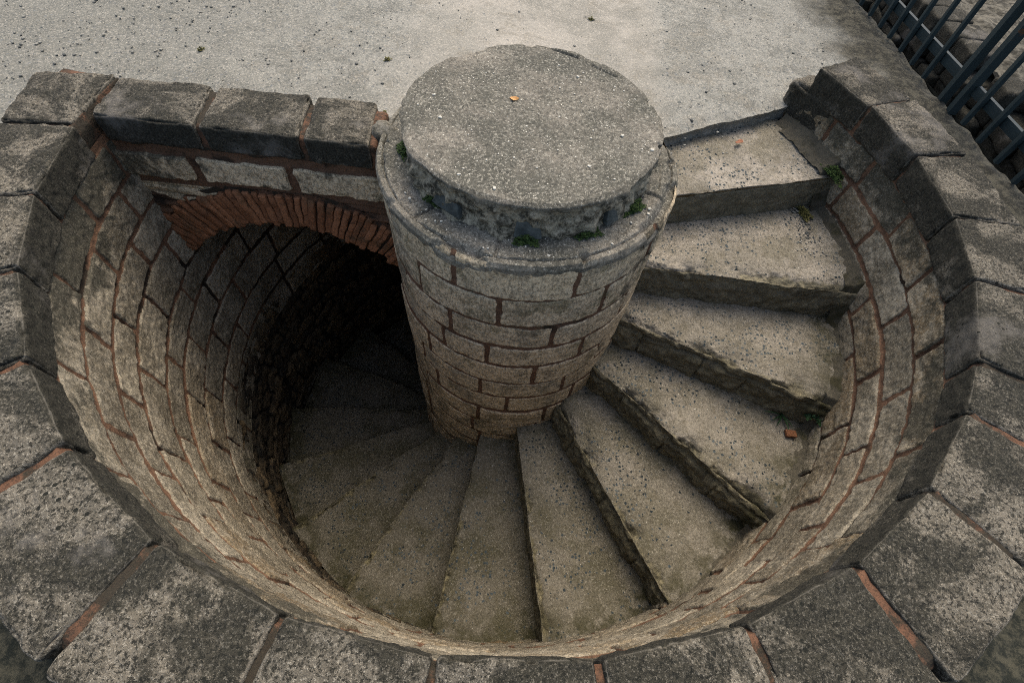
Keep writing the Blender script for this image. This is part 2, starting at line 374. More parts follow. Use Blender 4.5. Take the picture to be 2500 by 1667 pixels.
g2 = mk('ditch', [(4.1, -8, -3.2), (40, -8, -3.2), (40, 20, -3.2), (3.2, 20, -3.2)], [(0, 1, 2, 3)], M['dirt']); g2['kind'] = 'structure'
# earth bank falling from the pavement's edge into the ditch
ys = np.linspace(-6, 18, 260); K = 30; P = []
for k in range(K):
    q = np.stack([4.17 - .152 * ys + .0 + k * .012, ys, np.full_like(ys, GZ - .03 - k * .1)], 1); P.append(q)
P = np.concatenate(P); P[:, 0] += .10 * fbm(P, 3, 5, 4) * sstep(-P[:, 2], .44, .8)
bank = mk('earth_bank', P, gridF(K, 260, True), M['dirt']); bank['kind'] = 'structure'

# ------------------------------------------------------------------ heightfield masonry
class Rows:
    """courses: list of (z_top, z_bottom, sorted joint positions)"""
    def __init__(s, rows): s.rows = rows
def masonry(a, z, Rarc, rows, jw=.022, rough=.010, relief=.018, wob=.010, seed=1, P=None, corner=.018, off=None):
    """a: arc coordinate (units), z: height. returns relief h, mort mask, block id, second id"""
    n1 = noise(P, 5, seed); n2 = noise(P, 5, seed + 5)
    zz = z + wob * n1 + wob * .5 * noise(P, 14, seed + 9); aa = a + wob * n2 + wob * .5 * noise(P, 15, seed + 11)
    if off is not None: zz = zz - off
    d = np.full(len(a), -1.0); bid = np.zeros(len(a)); bid2 = np.zeros(len(a))
    for ri, (zt, zb, J) in enumerate(rows):
        m = (zz <= zt) & (zz > zb)
        if not m.any(): continue
        J = np.asarray(J); am = aa[m]; i = np.searchsorted(J, am)
        lo = np.where(i > 0, J[np.clip(i - 1, 0, len(J) - 1)], -1e3); hi = np.where(i < len(J), J[np.clip(i, 0, len(J) - 1)], 1e3)
        dx = np.minimum(am - lo, hi - am); dz = np.minimum(zt - zz[m], zz[m] - zb)
        c = corner + jw; dd = np.minimum(dx, dz)
        cc = (dx < c) & (dz < c); dd = np.where(cc, c - np.hypot(c - dx, c - dz), dd)
        d[m] = dd - jw
        hb = _h(i.astype(np.int64) + 7, np.full(len(i), ri * 13 + 5), np.full(len(i), 3), seed); bid[m] = hb
        bid2[m] = _h(i.astype(np.int64) + 3, np.full(len(i), ri * 7 + 1), np.full(len(i), 9), seed + 2)
    d = d + .007 * noise(P, 22, seed + 20) + .004 * noise(P, 50, seed + 21)
    mort = 1 - sstep(d, -.004, .008)
    h = sstep(d, -.004, .010) * (relief * (.75 + .5 * (bid - .5))) + (1 - mort) * rough * (fbm(P, 6, 4, seed + 30) + .6 * noise(P, 30, seed + 33)) \
        + mort * .010 * fbm(P, 12, 3, seed + 40) + (1 - mort) * (bid2 - .5) * .018
    return h, mort, bid, bid2

wall = thing('well_wall', 'round sunken stairwell wall of coursed sandstone blocks with thick lichened coping', 'wall', (XC, 0, -3.0))
LINES = [-.205, -.475, -.755, -1.02, -1.365, -1.62, -1.935, -2.275, -2.555, -2.86]
def zoff(th): return -.032 * (1 - np.cos(th + 160 * D2R))
known = {0: [25.6, 14.8, 3.1, -7.3, -19.5, -35.6, -142, -155, -167.7],
         1: [6.2, -10.4, -24, -37.8, -136, -150.2, -163.2],
         2: [14, -4, -17.7, -31.1, -143.7, -156.6, -169.6],
         3: [20, 3, -11.8, -24.8, -38.5, -137.3, -150.7, -164],
         4: [-18, -31, -142.4, -157.1, -171],
         5: [-25, -38, -136, -153, -164.2, -176],
         6: [-157, -169.5, -182], 7: [-150, -162.7, -176], 8: [-145, -156, -170, -184]}
def fill(js, lo, hi, rnd):
    js = sorted(js); out = []
    cur = lo
    for j in js + [hi]:
        gap = j - cur; n = max(1, round(gap / 12.6))
        for i in range(1, n): out.append(cur + gap * i / n + rnd.uniform(-1.6, 1.6))
        if j != hi: out.append(j)
        cur = j
    return sorted(out)
def ring_wall():
    th0, th1 = -186 * D2R, 37 * D2R; zt, zb = -.17, -2.87
    nt, nz = 1700, 300
    T, Z = np.meshgrid(np.linspace(th0, th1, nt), np.linspace(zt, zb, nz), indexing='ij'); T = T.ravel(); Z = Z.ravel()
    # ragged lower end
    P0 = ringp(T, 2.88, Z); s = (zt - Z) / (zt - zb); Z = Z + s * (.05 * fbm(P0 * np.array([1, 1, 0]), 3, 4, 77))
    rnd = random.Random(5); rows = []
    for i in range(len(LINES) - 1):
        jj = fill([j for j in known.get(i, [])], -188, 40, rnd)
        rows.append((LINES[i], LINES[i + 1] if i < len(LINES) - 2 else -3.4, np.array(jj) * D2R * 2.88))
    Z = np.where(T > 33.3 * D2R, np.minimum(Z, -.50), Z)
    P = ringp(T, 2.88, Z)
    h, mort, b1, b2 = masonry(T * 2.88, Z, 2.88, rows, jw=.016, P=P, seed=3, off=zoff(T))
    # a few joints washed out deep, lower courses tighter
    deep = sstep(fbm(P, 2.2, 3, 61), .18, .4) * mort
    R = wallR(Z) - h + .02 * deep + .012 * fbm(P, .9, 3, 15)
    end = sstep(T, th1 - .06, th1); R = R + end * .02
    lich = sstep(Z + .22 * fbm(P, 1.7, 4, 31) - zoff(T), -.82, -.22) * (.62 + .35 * sstep(np.cos(T - 170 * D2R), 0, 1) * 0) \
        + .35 * sstep(fbm(P * np.array([1, 1, .4]), 2.2, 4, 36), .12, .5) * sstep(Z, -1.9, -.8)
    lich = lich * (1.2 - .34 * sstep(T, -70 * D2R, -30 * D2R)) * (.66 + .40 * sstep(np.abs(((T / D2R + 100) + 180) % 360 - 180), 35, 70))
    moss = sstep(Z, -2.3, -2.8) * .5 + sstep(Z, -1.0, -1.7) * sstep(T, -60 * D2R, -10 * D2R) * .8
    V = ringp(T, R, Z)
    # return at the bottom so the dressed face overhangs the rubble
    B = V.reshape(nt, nz, 3)[:, -1]; B2 = B.copy(); B2[:, 0] = XC + (B[:, 0] - XC) * 1.05; B2[:, 1] *= 1.05
    n = len(V); V = np.concatenate([V, B2])
    i = np.arange(nt - 1); F2 = np.stack([i * nz + nz - 1, (i + 1) * nz + nz - 1, n + i + 1, n + i], 1)
    F = np.concatenate([gridF(nt, nz), F2[:, ::-1]])
    A = {k: np.concatenate([v, np.zeros(nt)]) for k, v in dict(mort=mort, bid=b1, bid2=b2, lich=lich, moss=moss, deep=deep).items()}
    mk('block_courses', V, F, M['wall'], wall, A)
ring_wall()
def back_wall():
    # the same wall going on past the arch, under the pavement
    th0, th1 = 37 * D2R, 174.5 * D2R; zt, zb = -.46, -2.87; nt, nz = 620, 150
    T, Z = np.meshgrid(np.linspace(th0, th1, nt), np.linspace(zt, zb, nz), indexing='ij'); T = T.ravel(); Z = Z.ravel()
    P = ringp(T, 2.88, Z); rnd = random.Random(9); rows = []
    for i in range(1, len(LINES) - 1):
        js = fill({3: [169, 156], 4: [162, 150], 5: [170, 155], 6: [164, 152]}.get(i, []), 36, 178, rnd)
        rows.append((LINES[i], LINES[i + 1] if i < 8 else -3.4, np.array(js) * D2R * 2.88))
    h, mort, b1, b2 = masonry(T * 2.88, Z, 2.88, rows, jw=.016, P=P, seed=8)
    rough = sstep(-T / D2R + 8 * fbm(P, 1.5, 3, 5), -152, -146)
    R = wallR(Z) - h + rough * (.06 * fbm(P, 3, 4, 3))
    mk('block_courses', ringp(T, R, Z), gridF(nt, nz), M['wall'], wall,
       dict(mort=mort, bid=b1, bid2=b2, lich=rough * .7, moss=0 * T, deep=mort))
back_wall()
def rubble():
    nt, nz = 900, 220
    T, Z = np.meshgrid(np.linspace(-290, 70, nt) * D2R, np.linspace(-2.62, -7.4, nz), indexing='ij'); T = T.ravel(); Z = Z.ravel()
    P = ringp(T, 2.8, Z); rnd = random.Random(3); rows = []; z = -2.5
    while z > -7.6:
        hh = rnd.uniform(.10, .26); J = []; a = -16
        while a < 5: a += rnd.uniform(.18, .6); J.append(a)
        rows.append((z, z - hh, np.array(J))); z -= hh
    h, mort, b1, b2 = masonry(T * 2.8, Z, 2.8, rows, jw=.014, relief=.06, rough=.03, wob=.05, P=P, seed=14, corner=.07)
    R = 2.80 - h - .03 * fbm(P, 2.5, 4, 6) - .02
    mk('rubble_footing', ringp(T, R, Z), gridF(nt, nz), M['rubble'], wall, dict(mort=mort, bid=b1))
rubble()

# mortar body and outer face beneath the coping
def mortar_body():
    prof = [(2.90, -.32), (2.866, -.05), (2.888, .002), (3.23, .006), (3.27, -.03), (3.275, -.7)]
    prof = [(a + (b - a) * s, c + (d - c) * s) for (a, c), (b, d) in zip(prof[:-1], prof[1:]) for s in np.linspace(0, 1, 9)[:-1]] + [prof[-1]]
    nt = 900; th = np.linspace(-186.5, 31.8, nt) * D2R
    T = np.repeat(th, len(prof)); R = np.tile([q[0] for q in prof], nt); Z = np.tile([q[1] for q in prof], nt)
    left = sstep(T / D2R, -150, -178); R = R + (R > 3.1) * left * .06; Z = Z + (Z > -.3) * zoff(T)*.6 - .008
    P = ringp(T, R, Z); n = fbm(P, 8, 4, 21); P[:, 2] += np.where((R > 2.90) & (R < 3.3) & (Z > -.1), .010 * n - .010, 0)
    mk('mortar_bedding', P, gridF(nt, len(prof), True), M['mortar'], wall)
mortar_body()

# ------------------------------------------------------------------ coping stones, each its own part
joints = [33.6, 21.8, 9.7, -2.8, -13.7, -26.2, -33.6, -44.5, -56.3, -67.6, -79.6, -91.7, -103.4, -115.4, -128.2, -138.9, -151.1, -162.7, -175.3]
def coping_stone(corners, zt, zb, parent, name='coping_stone', n=(46, 34, 22), seed=0, rr=.022, rough=.8, bulge=.012):
    """corners: inner-a, inner-b, outer-b, outer-a as (x, y)"""
    ia, ib, ob, oa = [np.array(c, float) for c in corners]
    L = (np.linalg.norm(ib - ia) + np.linalg.norm(ob - oa)) / 2; W = np.linalg.norm(oa - ia); H = zt - zb
    h = (L / 2, W / 2, H / 2); P, F, d, e = rbox(n, h, rr)
    u = P[:, 0] / L + .5; v = P[:, 1] / W + .5
    xy = (ia * (1 - u)[:, None] + ib * u[:, None]) * (1 - v)[:, None] + (oa * (1 - u)[:, None] + ob * u[:, None]) * v[:, None]
    Q = np.concatenate([xy, (P[:, 2] + (zt + zb) / 2)[:, None]], 1)
    ax = (ib - ia) / np.linalg.norm(ib - ia); ay = (oa - ia) / np.linalg.norm(oa - ia)
    D = d[:, :1] * np.append(ax, 0) + d[:, 1:2] * np.append(ay, 0) + d[:, 2:] * np.array([0, 0, 1.])
    nn = fbm(Q, 4.5, 5, seed * 3 + 1)
    chip = np.clip(fbm(Q, 9, 4, seed * 3 + 50) - .12, 0, 1) * e
    Q = Q + D * (nn * .016 * rough + .006 * noise(Q, 26, seed) - chip * .10)[:, None]
    Q[:, 2] += d[:, 2].clip(0) * bulge * (1 - (2 * u - 1) ** 2) * (1 - (2 * v - 1) ** 2)
    # inner, rain-washed face carries the darkest lichen
    face = np.clip(-d[:, 1], 0, 1) * (.55 + .9 * sstep(Q[:, 2], zb, zt))
    rv = random.Random(seed * 11 + 3).random()
    return mk(name, Q, F, M['coping'], parent, dict(edge=e, face=face, bid=np.full(len(Q), rv)))
rc = random.Random(12)
def cpol(deg, R): return (XC + R * math.cos(deg * D2R), R * math.sin(deg * D2R))
for i in range(len(joints) - 1):
    a, b = joints[i + 1], joints[i]
    g1, g2_ = .27 + rc.uniform(-.06, .10), .27 + rc.uniform(-.06, .10)
    if 1 <= i <= 3: g1, g2_ = .24, .24
    a2, b2 = a + g1, b - g2_
    Ro = 3.29 + rc.uniform(-.02, .02) + (.06 if a < -150 else (.06 if a < -48 else 0))
    dz = rc.uniform(-.012, .012) + zoff(np.array((a + b) / 2 * D2R)) * .6
    n = (60, 46, 24) if i > 6 else (44, 32, 20)
    Ri = 2.850
    coping_stone([cpol(a2, Ri), cpol(b2, Ri), cpol(b2, Ro), cpol(a2, Ro)], (.012 if i > 6 else .010) + dz, -.219 + zoff(np.array((a + b) / 2 * D2R)), wall, n=n, seed=i + 1)
# corner stone and the end block of the second course
coping_stone([(-2.93, -.19), (-2.85, .02), (-2.98, .36), (-3.44, .28)][0:0] or [(-2.905, -.205), (-2.86, -.06), (-2.98, .37), (-3.42, .27)], .01, -.215, wall, n=(44, 40, 22), seed=31) if False else None
coping_stone([(-3.36, -.265), (-2.93, -.215), (-2.93, .35), (-3.45, .27)], .012, -.215, wall, n=(44, 44, 22), seed=31)
coping_stone([cpol(26.2, 2.845), cpol(36.9, 2.845), cpol(36.6, 3.10), cpol(26.2, 3.16)], -.225, -.52, wall, name='end_block', n=(40, 30, 26), seed=40, rr=.05)

# ------------------------------------------------------------------ straight arch wall between ring and column
aw = thing('arch_wall', 'short straight sandstone wall with a red brick arch joining ring and column', 'wall', (-1.95, .1, -1.5))
xs = [-2.895, -2.19, -1.50, -1.03]
for i in range(3):
    x0, x1 = xs[i] + .020, xs[i + 1] - .020
    s0 = (-.03, -.05, -.07, -.08); far = [.33, .36, .37, .38]
    coping_stone([(x0, -.10), (x1, -.10), (x1 - .05, far[i + 1]), (x0 - (.02 if i == 0 else .05), far[i])], .0 - .004 * i, -.205, aw, n=(54, 44, 24), seed=60 + i)
AC = np.array([-1.885, -2.07]); AR = 1.20                      # arch centre (x, z) and intrados radius
def chord_face():
    nx, nz = 420, 320
    X, Z = np.meshgrid(np.linspace(-2.93, -.90, nx), np.linspace(-.17, -1.75, nz), indexing='ij'); X = X.ravel(); Z = Z.ravel()
    P = np.stack([X, 0 * X, Z], 1)
    rows = [(-.262, -.53, np.array([-3.2, -2.37, -1.68, -.8]))]
    h, mort, b1, b2 = masonry(X, Z, 1, rows, jw=.032, P=P, seed=23, relief=.05)
    # crumbling cement and horizontal tiles in the spandrel
    rag = sstep(Z, -.54, -.60)
    tiles = .03 * np.abs(np.sin((Z + .03 * fbm(P, 2, 3, 4)) * 42)) ** .5 + .03 * fbm(P * np.array([.5, 1, 2.5]), 5, 4, 8)
    h = h * (1 - rag) + rag * (tiles - .015)
    inr = 1 - sstep(np.hypot(X - AC[0], Z - AC[1]), AR + .27, AR + .32); h = h * (1 - inr * sstep(Z, -.53, -.60)) - .03 * inr * sstep(Z, -.53, -.60)
    Y = -.055 - h + .01 * fbm(P, 2, 3, 2)
    V = np.stack([X, Y, Z], 1)
    F = gridF(nx, nz, False); c = V[F].mean(1); keep = np.hypot(c[:, 0] - AC[0], c[:, 2] - AC[1]) > AR + .05
    lich = sstep(X, -2.2, -2.7) * .5 + sstep(fbm(P, 2.6, 3, 12), -.1, .35) * .42 + .25 * sstep(Z, -.42, -.28)
    cem = sstep(X + .3 * fbm(P, 4, 3, 3), -1.7, -2.1) * sstep(-Z + .08 * fbm(P, 5, 3, 6), .72, .66) * rag
    mk('wall_face', V, F[keep], M['column'], aw, dict(mort=np.maximum(mort, rag) * (1 - cem), bid=b1 * (1 - rag) + .2 * rag, bid2=b2 * (1 - rag), lich=lich * (1 - rag) + cem * .3, moss=cem * .4, deep=.3 * sstep(X, -1.5, -2.6) * rag))
chord_face()
def wall_core():   # masonry mass behind the face, up to the vault
    V = []; F = []
    pts = [(-2.95, -.20), (-.9, -.20)]
    arc = [(AC[0] + (AR + .1) * math.cos(t), AC[1] + (AR + .1) * math.sin(t)) for t in np.linspace(.6, math.pi - .6, 40)]
    top = [(x, -.2) for x, z in arc]
    for y in (.0, .36):
        V += [(x, y, z) for x, z in arc] + [(x, y, z) for x, z in top]
    n = 40
    for s in range(n - 1):
        F += [(s, s + 1, n + s + 1, n + s), (2 * n + s, 2 * n + n + s, 2 * n + n + s + 1, 2 * n + s + 1)]
        F += [(n + s, n + s + 1, 3 * n + s + 1, 3 * n + s), (s, 2 * n + s, 2 * n + s + 1, s + 1)]
    mk('wall_core', V, F, M['mortar'], aw, smooth=False)
wall_core()
def brick_arch():
    Vs = []; Fs = []; ids = []; off = 0; rb = random.Random(4)
    t = 148.; k = 0
    while t > 30:
        th = rb.uniform(.040, .054); dt = (th + rb.uniform(-.002, .005)) / (AR + .03) / D2R
        L = rb.uniform(.31, .37); ri = AR + rb.uniform(-.018, .018)
        top = AC[1] + (ri + L) * math.sin(t * D2R)
        if top > -.565: L = (-.565 - AC[1]) / math.sin(t * D2R) - ri
        L = max(L, .2); dep = .42
        P, F, d, e = rbox((4, 12, 14), (th / 2, dep / 2, L / 2), .007)
        y0 = -.088 - rb.uniform(-.006, .012)
        Q = np.stack([P[:, 0], P[:, 1] + dep / 2 + y0, P[:, 2] + ri + L / 2], 1)
        a = (t - 90) * D2R * (1 + rb.uniform(-.02, .02))
        x = Q[:, 0] * math.cos(a) - Q[:, 2] * math.sin(a); z = Q[:, 0] * math.sin(a) + Q[:, 2] * math.cos(a)
        W = np.stack([AC[0] + x, Q[:, 1], AC[1] + z], 1)
        nn = fbm(W, 11, 4, 5); W[:, 1] += nn * .02; W[:, 0] += noise(W, 16, 3) * .008; W[:, 2] += noise(W, 16, 7) * .010
        Vs.append(W); Fs.append(F + off); ids.append(np.full(len(W), rb.random())); off += len(W)
        t -= dt
    mk('brick_arch', np.concatenate(Vs), np.concatenate(Fs), M['brick'], aw, dict(bid=.25 + .75 * np.concatenate(ids)))
    Pm, Fm, dm, em = rbox((60, 14, 6), (.945, .20, .10), .03); Pm = Pm + np.array([-1.955, .12, -.128]); Pm += dm * (.02 * fbm(Pm, 8, 4, 2))[:, None]
    mk('mortar_bedding', Pm, Fm, M['mortar'], aw)
    # mortar between the bricks
    nt = 160; T = np.linspace(152, 28, nt) * D2R; prof = [(AR + .37, -.062), (AR + .02, -.062), (AR + .025, .38)]
    prof = [(a + (b - a) * s, c + (d - c) * s) for (a, c), (b, d) in zip(prof[:-1], prof[1:]) for s in np.linspace(0, 1, 12)]
    V = np.array([(AC[0] + r * math.cos(t), y, min(AC[1] + r * math.sin(t), -.54)) for t in T for r, y in prof])
    n = fbm(V, 10, 4, 3); V[:, 1] += .012 * n; V[:, 2] += .01 * n
    mk('arch_mortar', V, gridF(nt, len(prof)), M['mortar'], aw)
brick_arch()
def vault():
    ph = np.linspace(176, 44, 120); r = np.linspace(.9, 2.95, 50)
    A_, R_ = np.meshgrid(ph, r, indexing='ij'); A_ = A_.ravel(); R_ = R_.ravel()
    z = AC[1] + np.sqrt(np.clip((AR + .06) ** 2 - (R_ - 1.885) ** 2, 0, None)) - (176 - A_) * .357 / 19.3 * .8
    P = np.stack([R_ * np.cos(A_ * D2R), R_ * np.sin(A_ * D2R) + .06, z], 1); P[:, 2] += .03 * np.abs(fbm(P, 4, 3, 3))
    mk('stair_vault', P, gridF(120, 50, True), M['brick'], aw, dict(bid=np.full(len(P), .2)))
vault()
# crumbled mortar lump between the last coping stone and the column
P, F, d, e = rbox((26, 26, 14), (.075, .19, .12), .04)
P = P + np.array([-.975, .16, -.13]); n = fbm(P, 9, 5, 6); P += d * (n * .075)[:, None]
P[:, 2] -= .10 * sstep(P[:, 1], .1, .33)
mk('crumbled_mortar', P, F, M['stub'], aw)

# ------------------------------------------------------------------ central column
col = thing('stone_column', 'thick round sandstone newel column in the middle of the stairwell', 'column', (0, 0, -6.5))
CL = [-.012, -.325, -.632, -.902, -1.168, -1.450, -1.716, -1.990, -2.280, -2.57, -2.86, -3.15, -3.45, -3.75, -4.1, -4.5, -5, -5.6, -6.6]
ckn = {0: [-111.6, -67.6], 1: [-94.8, -52.6], 2: [-143, -115.3, -71.8], 3: [-119.6, -98.8, -56], 4: [-130.3, -76.6], 5: [-101.8, -60.1], 6: [-127.6, -87.6], 7: [-102.5], 8: [-106]}
def shaft():
    nt, nz = 1100, 620
    zs = np.concatenate([np.linspace(-.02, -3.4, nz - 60), np.linspace(-3.42, -6.5, 60)])
    T, Z = np.meshgrid(np.linspace(-math.pi, math.pi, nt + 1)[:-1], zs, indexing='ij'); T = T.ravel(); Z = Z.ravel()
    rnd = random.Random(2); rows = []
    for i in range(len(CL) - 1):
        js = ckn.get(i, []) ; rot = rnd.uniform(0, 30)
        if js:
            lo = max(js); hi = min(js) + 360; n = max(1, round((hi - lo) / 36)); js = js + [lo + (hi - lo) * k / n for k in range(1, n)]
        else: js = [k * 40 + rot for k in range(9)]
        js = sorted([((j + 180) % 360) - 180 for j in js]); js = [js[-1] - 360] + js + [js[0] + 360]
        rows.append((CL[i] + (.06 if i == 0 else 0), CL[i + 1], np.array(js) * D2R))
    P = np.stack([np.cos(T), np.sin(T), Z], 1)
    h, mort, b1, b2 = masonry(T, Z, 1, rows, jw=.0155, P=P, seed=41, relief=.014, rough=.006, wob=.006, corner=.02)
    nar = sstep(Z, -.31, -.34)
    R = .982 + h - .012 * nar + .008 * fbm(P, 1.2, 3, 4)
    R = R - .02 * sstep(Z, -.05, -.015)
    lich = .8 * (.62 * sstep(Z + .07 * fbm(P, 4, 3, 31), -.19, -.06) * .9 + .5 * sstep(-np.abs(Z + .43 + .1 * fbm(P, 2, 3, 9)), -.2, -.06) * sstep(fbm(P, 2.2, 3, 39), -.2, .25) \
        + .75 * sstep(fbm(P * np.array([1, 1, .25]), 2.2, 5, 44), .08, .36) * sstep(Z, -2.2, -.9)) - .18
    moss = .55 * sstep(-np.abs(Z + .5), -.25, -.05) + .55 * sstep(Z, -1.7, -2.4)
    mk('block_shaft', np.stack([R * np.cos(T), R * np.sin(T), Z], 1), gridF(nt, nz, True, True), M['column'], col,
       dict(mort=mort, bid=np.clip(b1 + .8 * sstep(Z, -.34, -.31), 0, 1.), bid2=b2 * .8, lich=lich, moss=moss, deep=-.25 * mort))
shaft()
def ledge():
    # broken cement ledge around the cap, with its chipped lip
    prof = [(.995, -.075), (1.0, -.03), (.985, .0), (.955, .006), (.948, -.006), (.938, .012), (.91, .012), (.86, .010), (.80, .012), (.74, .012), (.60, .012)]
    prof = [(a + (b - a) * s, c + (d - c) * s) for (a, c), (b, d) in zip(prof[:-1], prof[1:]) for s in np.linspace(0, 1, 7)[:-1]] + [prof[-1]]
    prof = prof[::-1]
    nt = 900; T = np.repeat(np.linspace(-math.pi, math.pi, nt + 1)[:-1], len(prof)); R = np.tile([q[0] for q in prof], nt); Z = np.tile([q[1] for q in prof], nt)
    P = np.stack([R * np.cos(T), R * np.sin(T), Z], 1)
    chip = sstep(fbm(P * np.array([1, 1, 0]), 4.5, 5, 6), .0, .2)
    inner = sstep(R, .955, .93)
    R = R - (1 - sstep(R, .93, .955)) * chip * .03 * sstep(R, .86, .93)
    Z = Z - (1 - inner) * chip * .05 + .014 * fbm(P, 5, 5, 2) + .006 * noise(P, 30, 1) - inner * .012 * sstep(noise(P * np.array([1, 1, 0]), 2.2, 9), .2, .5)
    # radial joints in the ledge
    for a in (-97.5, -132, -20, 40, 100, 160):
        dl = np.abs(((T / D2R - a + 180) % 360) - 180) * D2R * R; Z = Z - inner * .022 * (1 - sstep(dl, .004, .018)) * (R > .78)
    P = np.stack([R * np.cos(T), R * np.sin(T), Z], 1)
    mk('cement_ledge', P, gridF(nt, len(prof), True, True), M['cap'], col, dict(side=.3 * sstep(R, .955, .94) * 0 + .35 * (1 - sstep(R, .93, .955)) * 0 + .25 * sstep(R, .95, .99)))
ledge()
def cap():
    nt = 720; th = np.linspace(-math.pi, math.pi, nt + 1)[:-1]
    rs = list(np.linspace(0, .80, 90)); V = []; side = []
    c = np.stack([np.cos(th), np.sin(th), 0 * th], 1)
    crk = lambda a0, w, dd: dd * sstep(np.abs(th / D2R - a0), w, w * .6)
    Re = .808 + .006 * noise(c, 14, 8) - crk(62, 7, .018) - crk(20, 3, .02) - crk(-40, 5, .012) - crk(-12, 2, .02) + .012 * noise(c, 1.3, 3) + .010 * fbm(c, 5, 4, 4) - .028 * sstep(np.abs(th / D2R - 128), 11, 7) - .03 * sstep(np.abs(th / D2R - 96), 4, 1)
    for r in rs:
        q = c * (Re * r / .80)[:, None]; q[:, 2] = .272 + .006 * fbm(q, 3, 4, 8) - .0; 
        for (ax_, ay_), (bx_, by_) in (((.00, .80), (.26, .70)), ((.36, .62), (.52, .52))):
            ab = np.array([bx_ - ax_, by_ - ay_]); tt = np.clip(((q[:, 0] - ax_) * ab[0] + (q[:, 1] - ay_) * ab[1]) / (ab @ ab), 0, 1)
            dd = np.hypot(q[:, 0] - ax_ - tt * ab[0], q[:, 1] - ay_ - tt * ab[1]) + .008 * noise(q, 9, 4); q[:, 2] -= .035 * np.exp(-(dd / .010) ** 2)
        if r > .785: q[:, 2] -= .012
        q[:, 0] += .005; q[:, 1] += .012
        V.append(q); side.append(np.zeros(nt))
    for k in range(1, 26):
        s = k / 25; q = c * (Re + .006 - .016 * math.sin(s * math.pi) - .012 * s)[:, None]; q[:, 2] = .262 - s * .27
        n = fbm(q, 7, 5, 12); q[:, :2] *= (1 + .085 * (1.2 * n - .01) * min(1, s * 4) + .02 * noise(q, 26, 3) * min(1, s * 4))[:, None]; q[:, 0] += .005; q[:, 1] += .012
        q[:, 2] += .01 * n * (s > .05)
        V.append(q); side.append(np.full(nt, min(1, s * 5)))
    V = np.stack(V, 1).reshape(-1, 3); side = np.stack(side, 1).ravel(); nr = len(rs) + 25
    mk('concrete_cap', V, gridF(nt, nr, False, True), M['cap'], col, dict(side=side))
cap()
def shard(x, y, z, ang, w_, h_, tilt, k):
    P, F, d, e = rbox((10, 4, 10), (w_ / 2, .016, h_ / 2), .003)
    P[:, 0] *= 1 - .35 * (P[:, 2] / h_) + .25 * noise(P, 6, k); P += d * (.005 * noise(P, 18, k))[:, None]
    a = (ang + 90) * D2R; P[:, 1] += tilt * P[:, 2]; X = P[:, 0] * math.cos(a) - P[:, 1] * math.sin(a); Y = P[:, 0] * math.sin(a) + P[:, 1] * math.cos(a)
    o = mk('slate_chip', np.stack([X + x, Y + y, P[:, 2] + z], 1), F, M['slate'], col, smooth=False)
for k, (a, w_, h_, rr_) in enumerate([(-124, .19, .075, .775), (-86.5, .14, .10, .775), (-48, .085, .10, .78)]):
    shard(rr_ * math.cos(a * D2R), rr_ * math.sin(a * D2R), .085, a, w_, h_, .35, k)

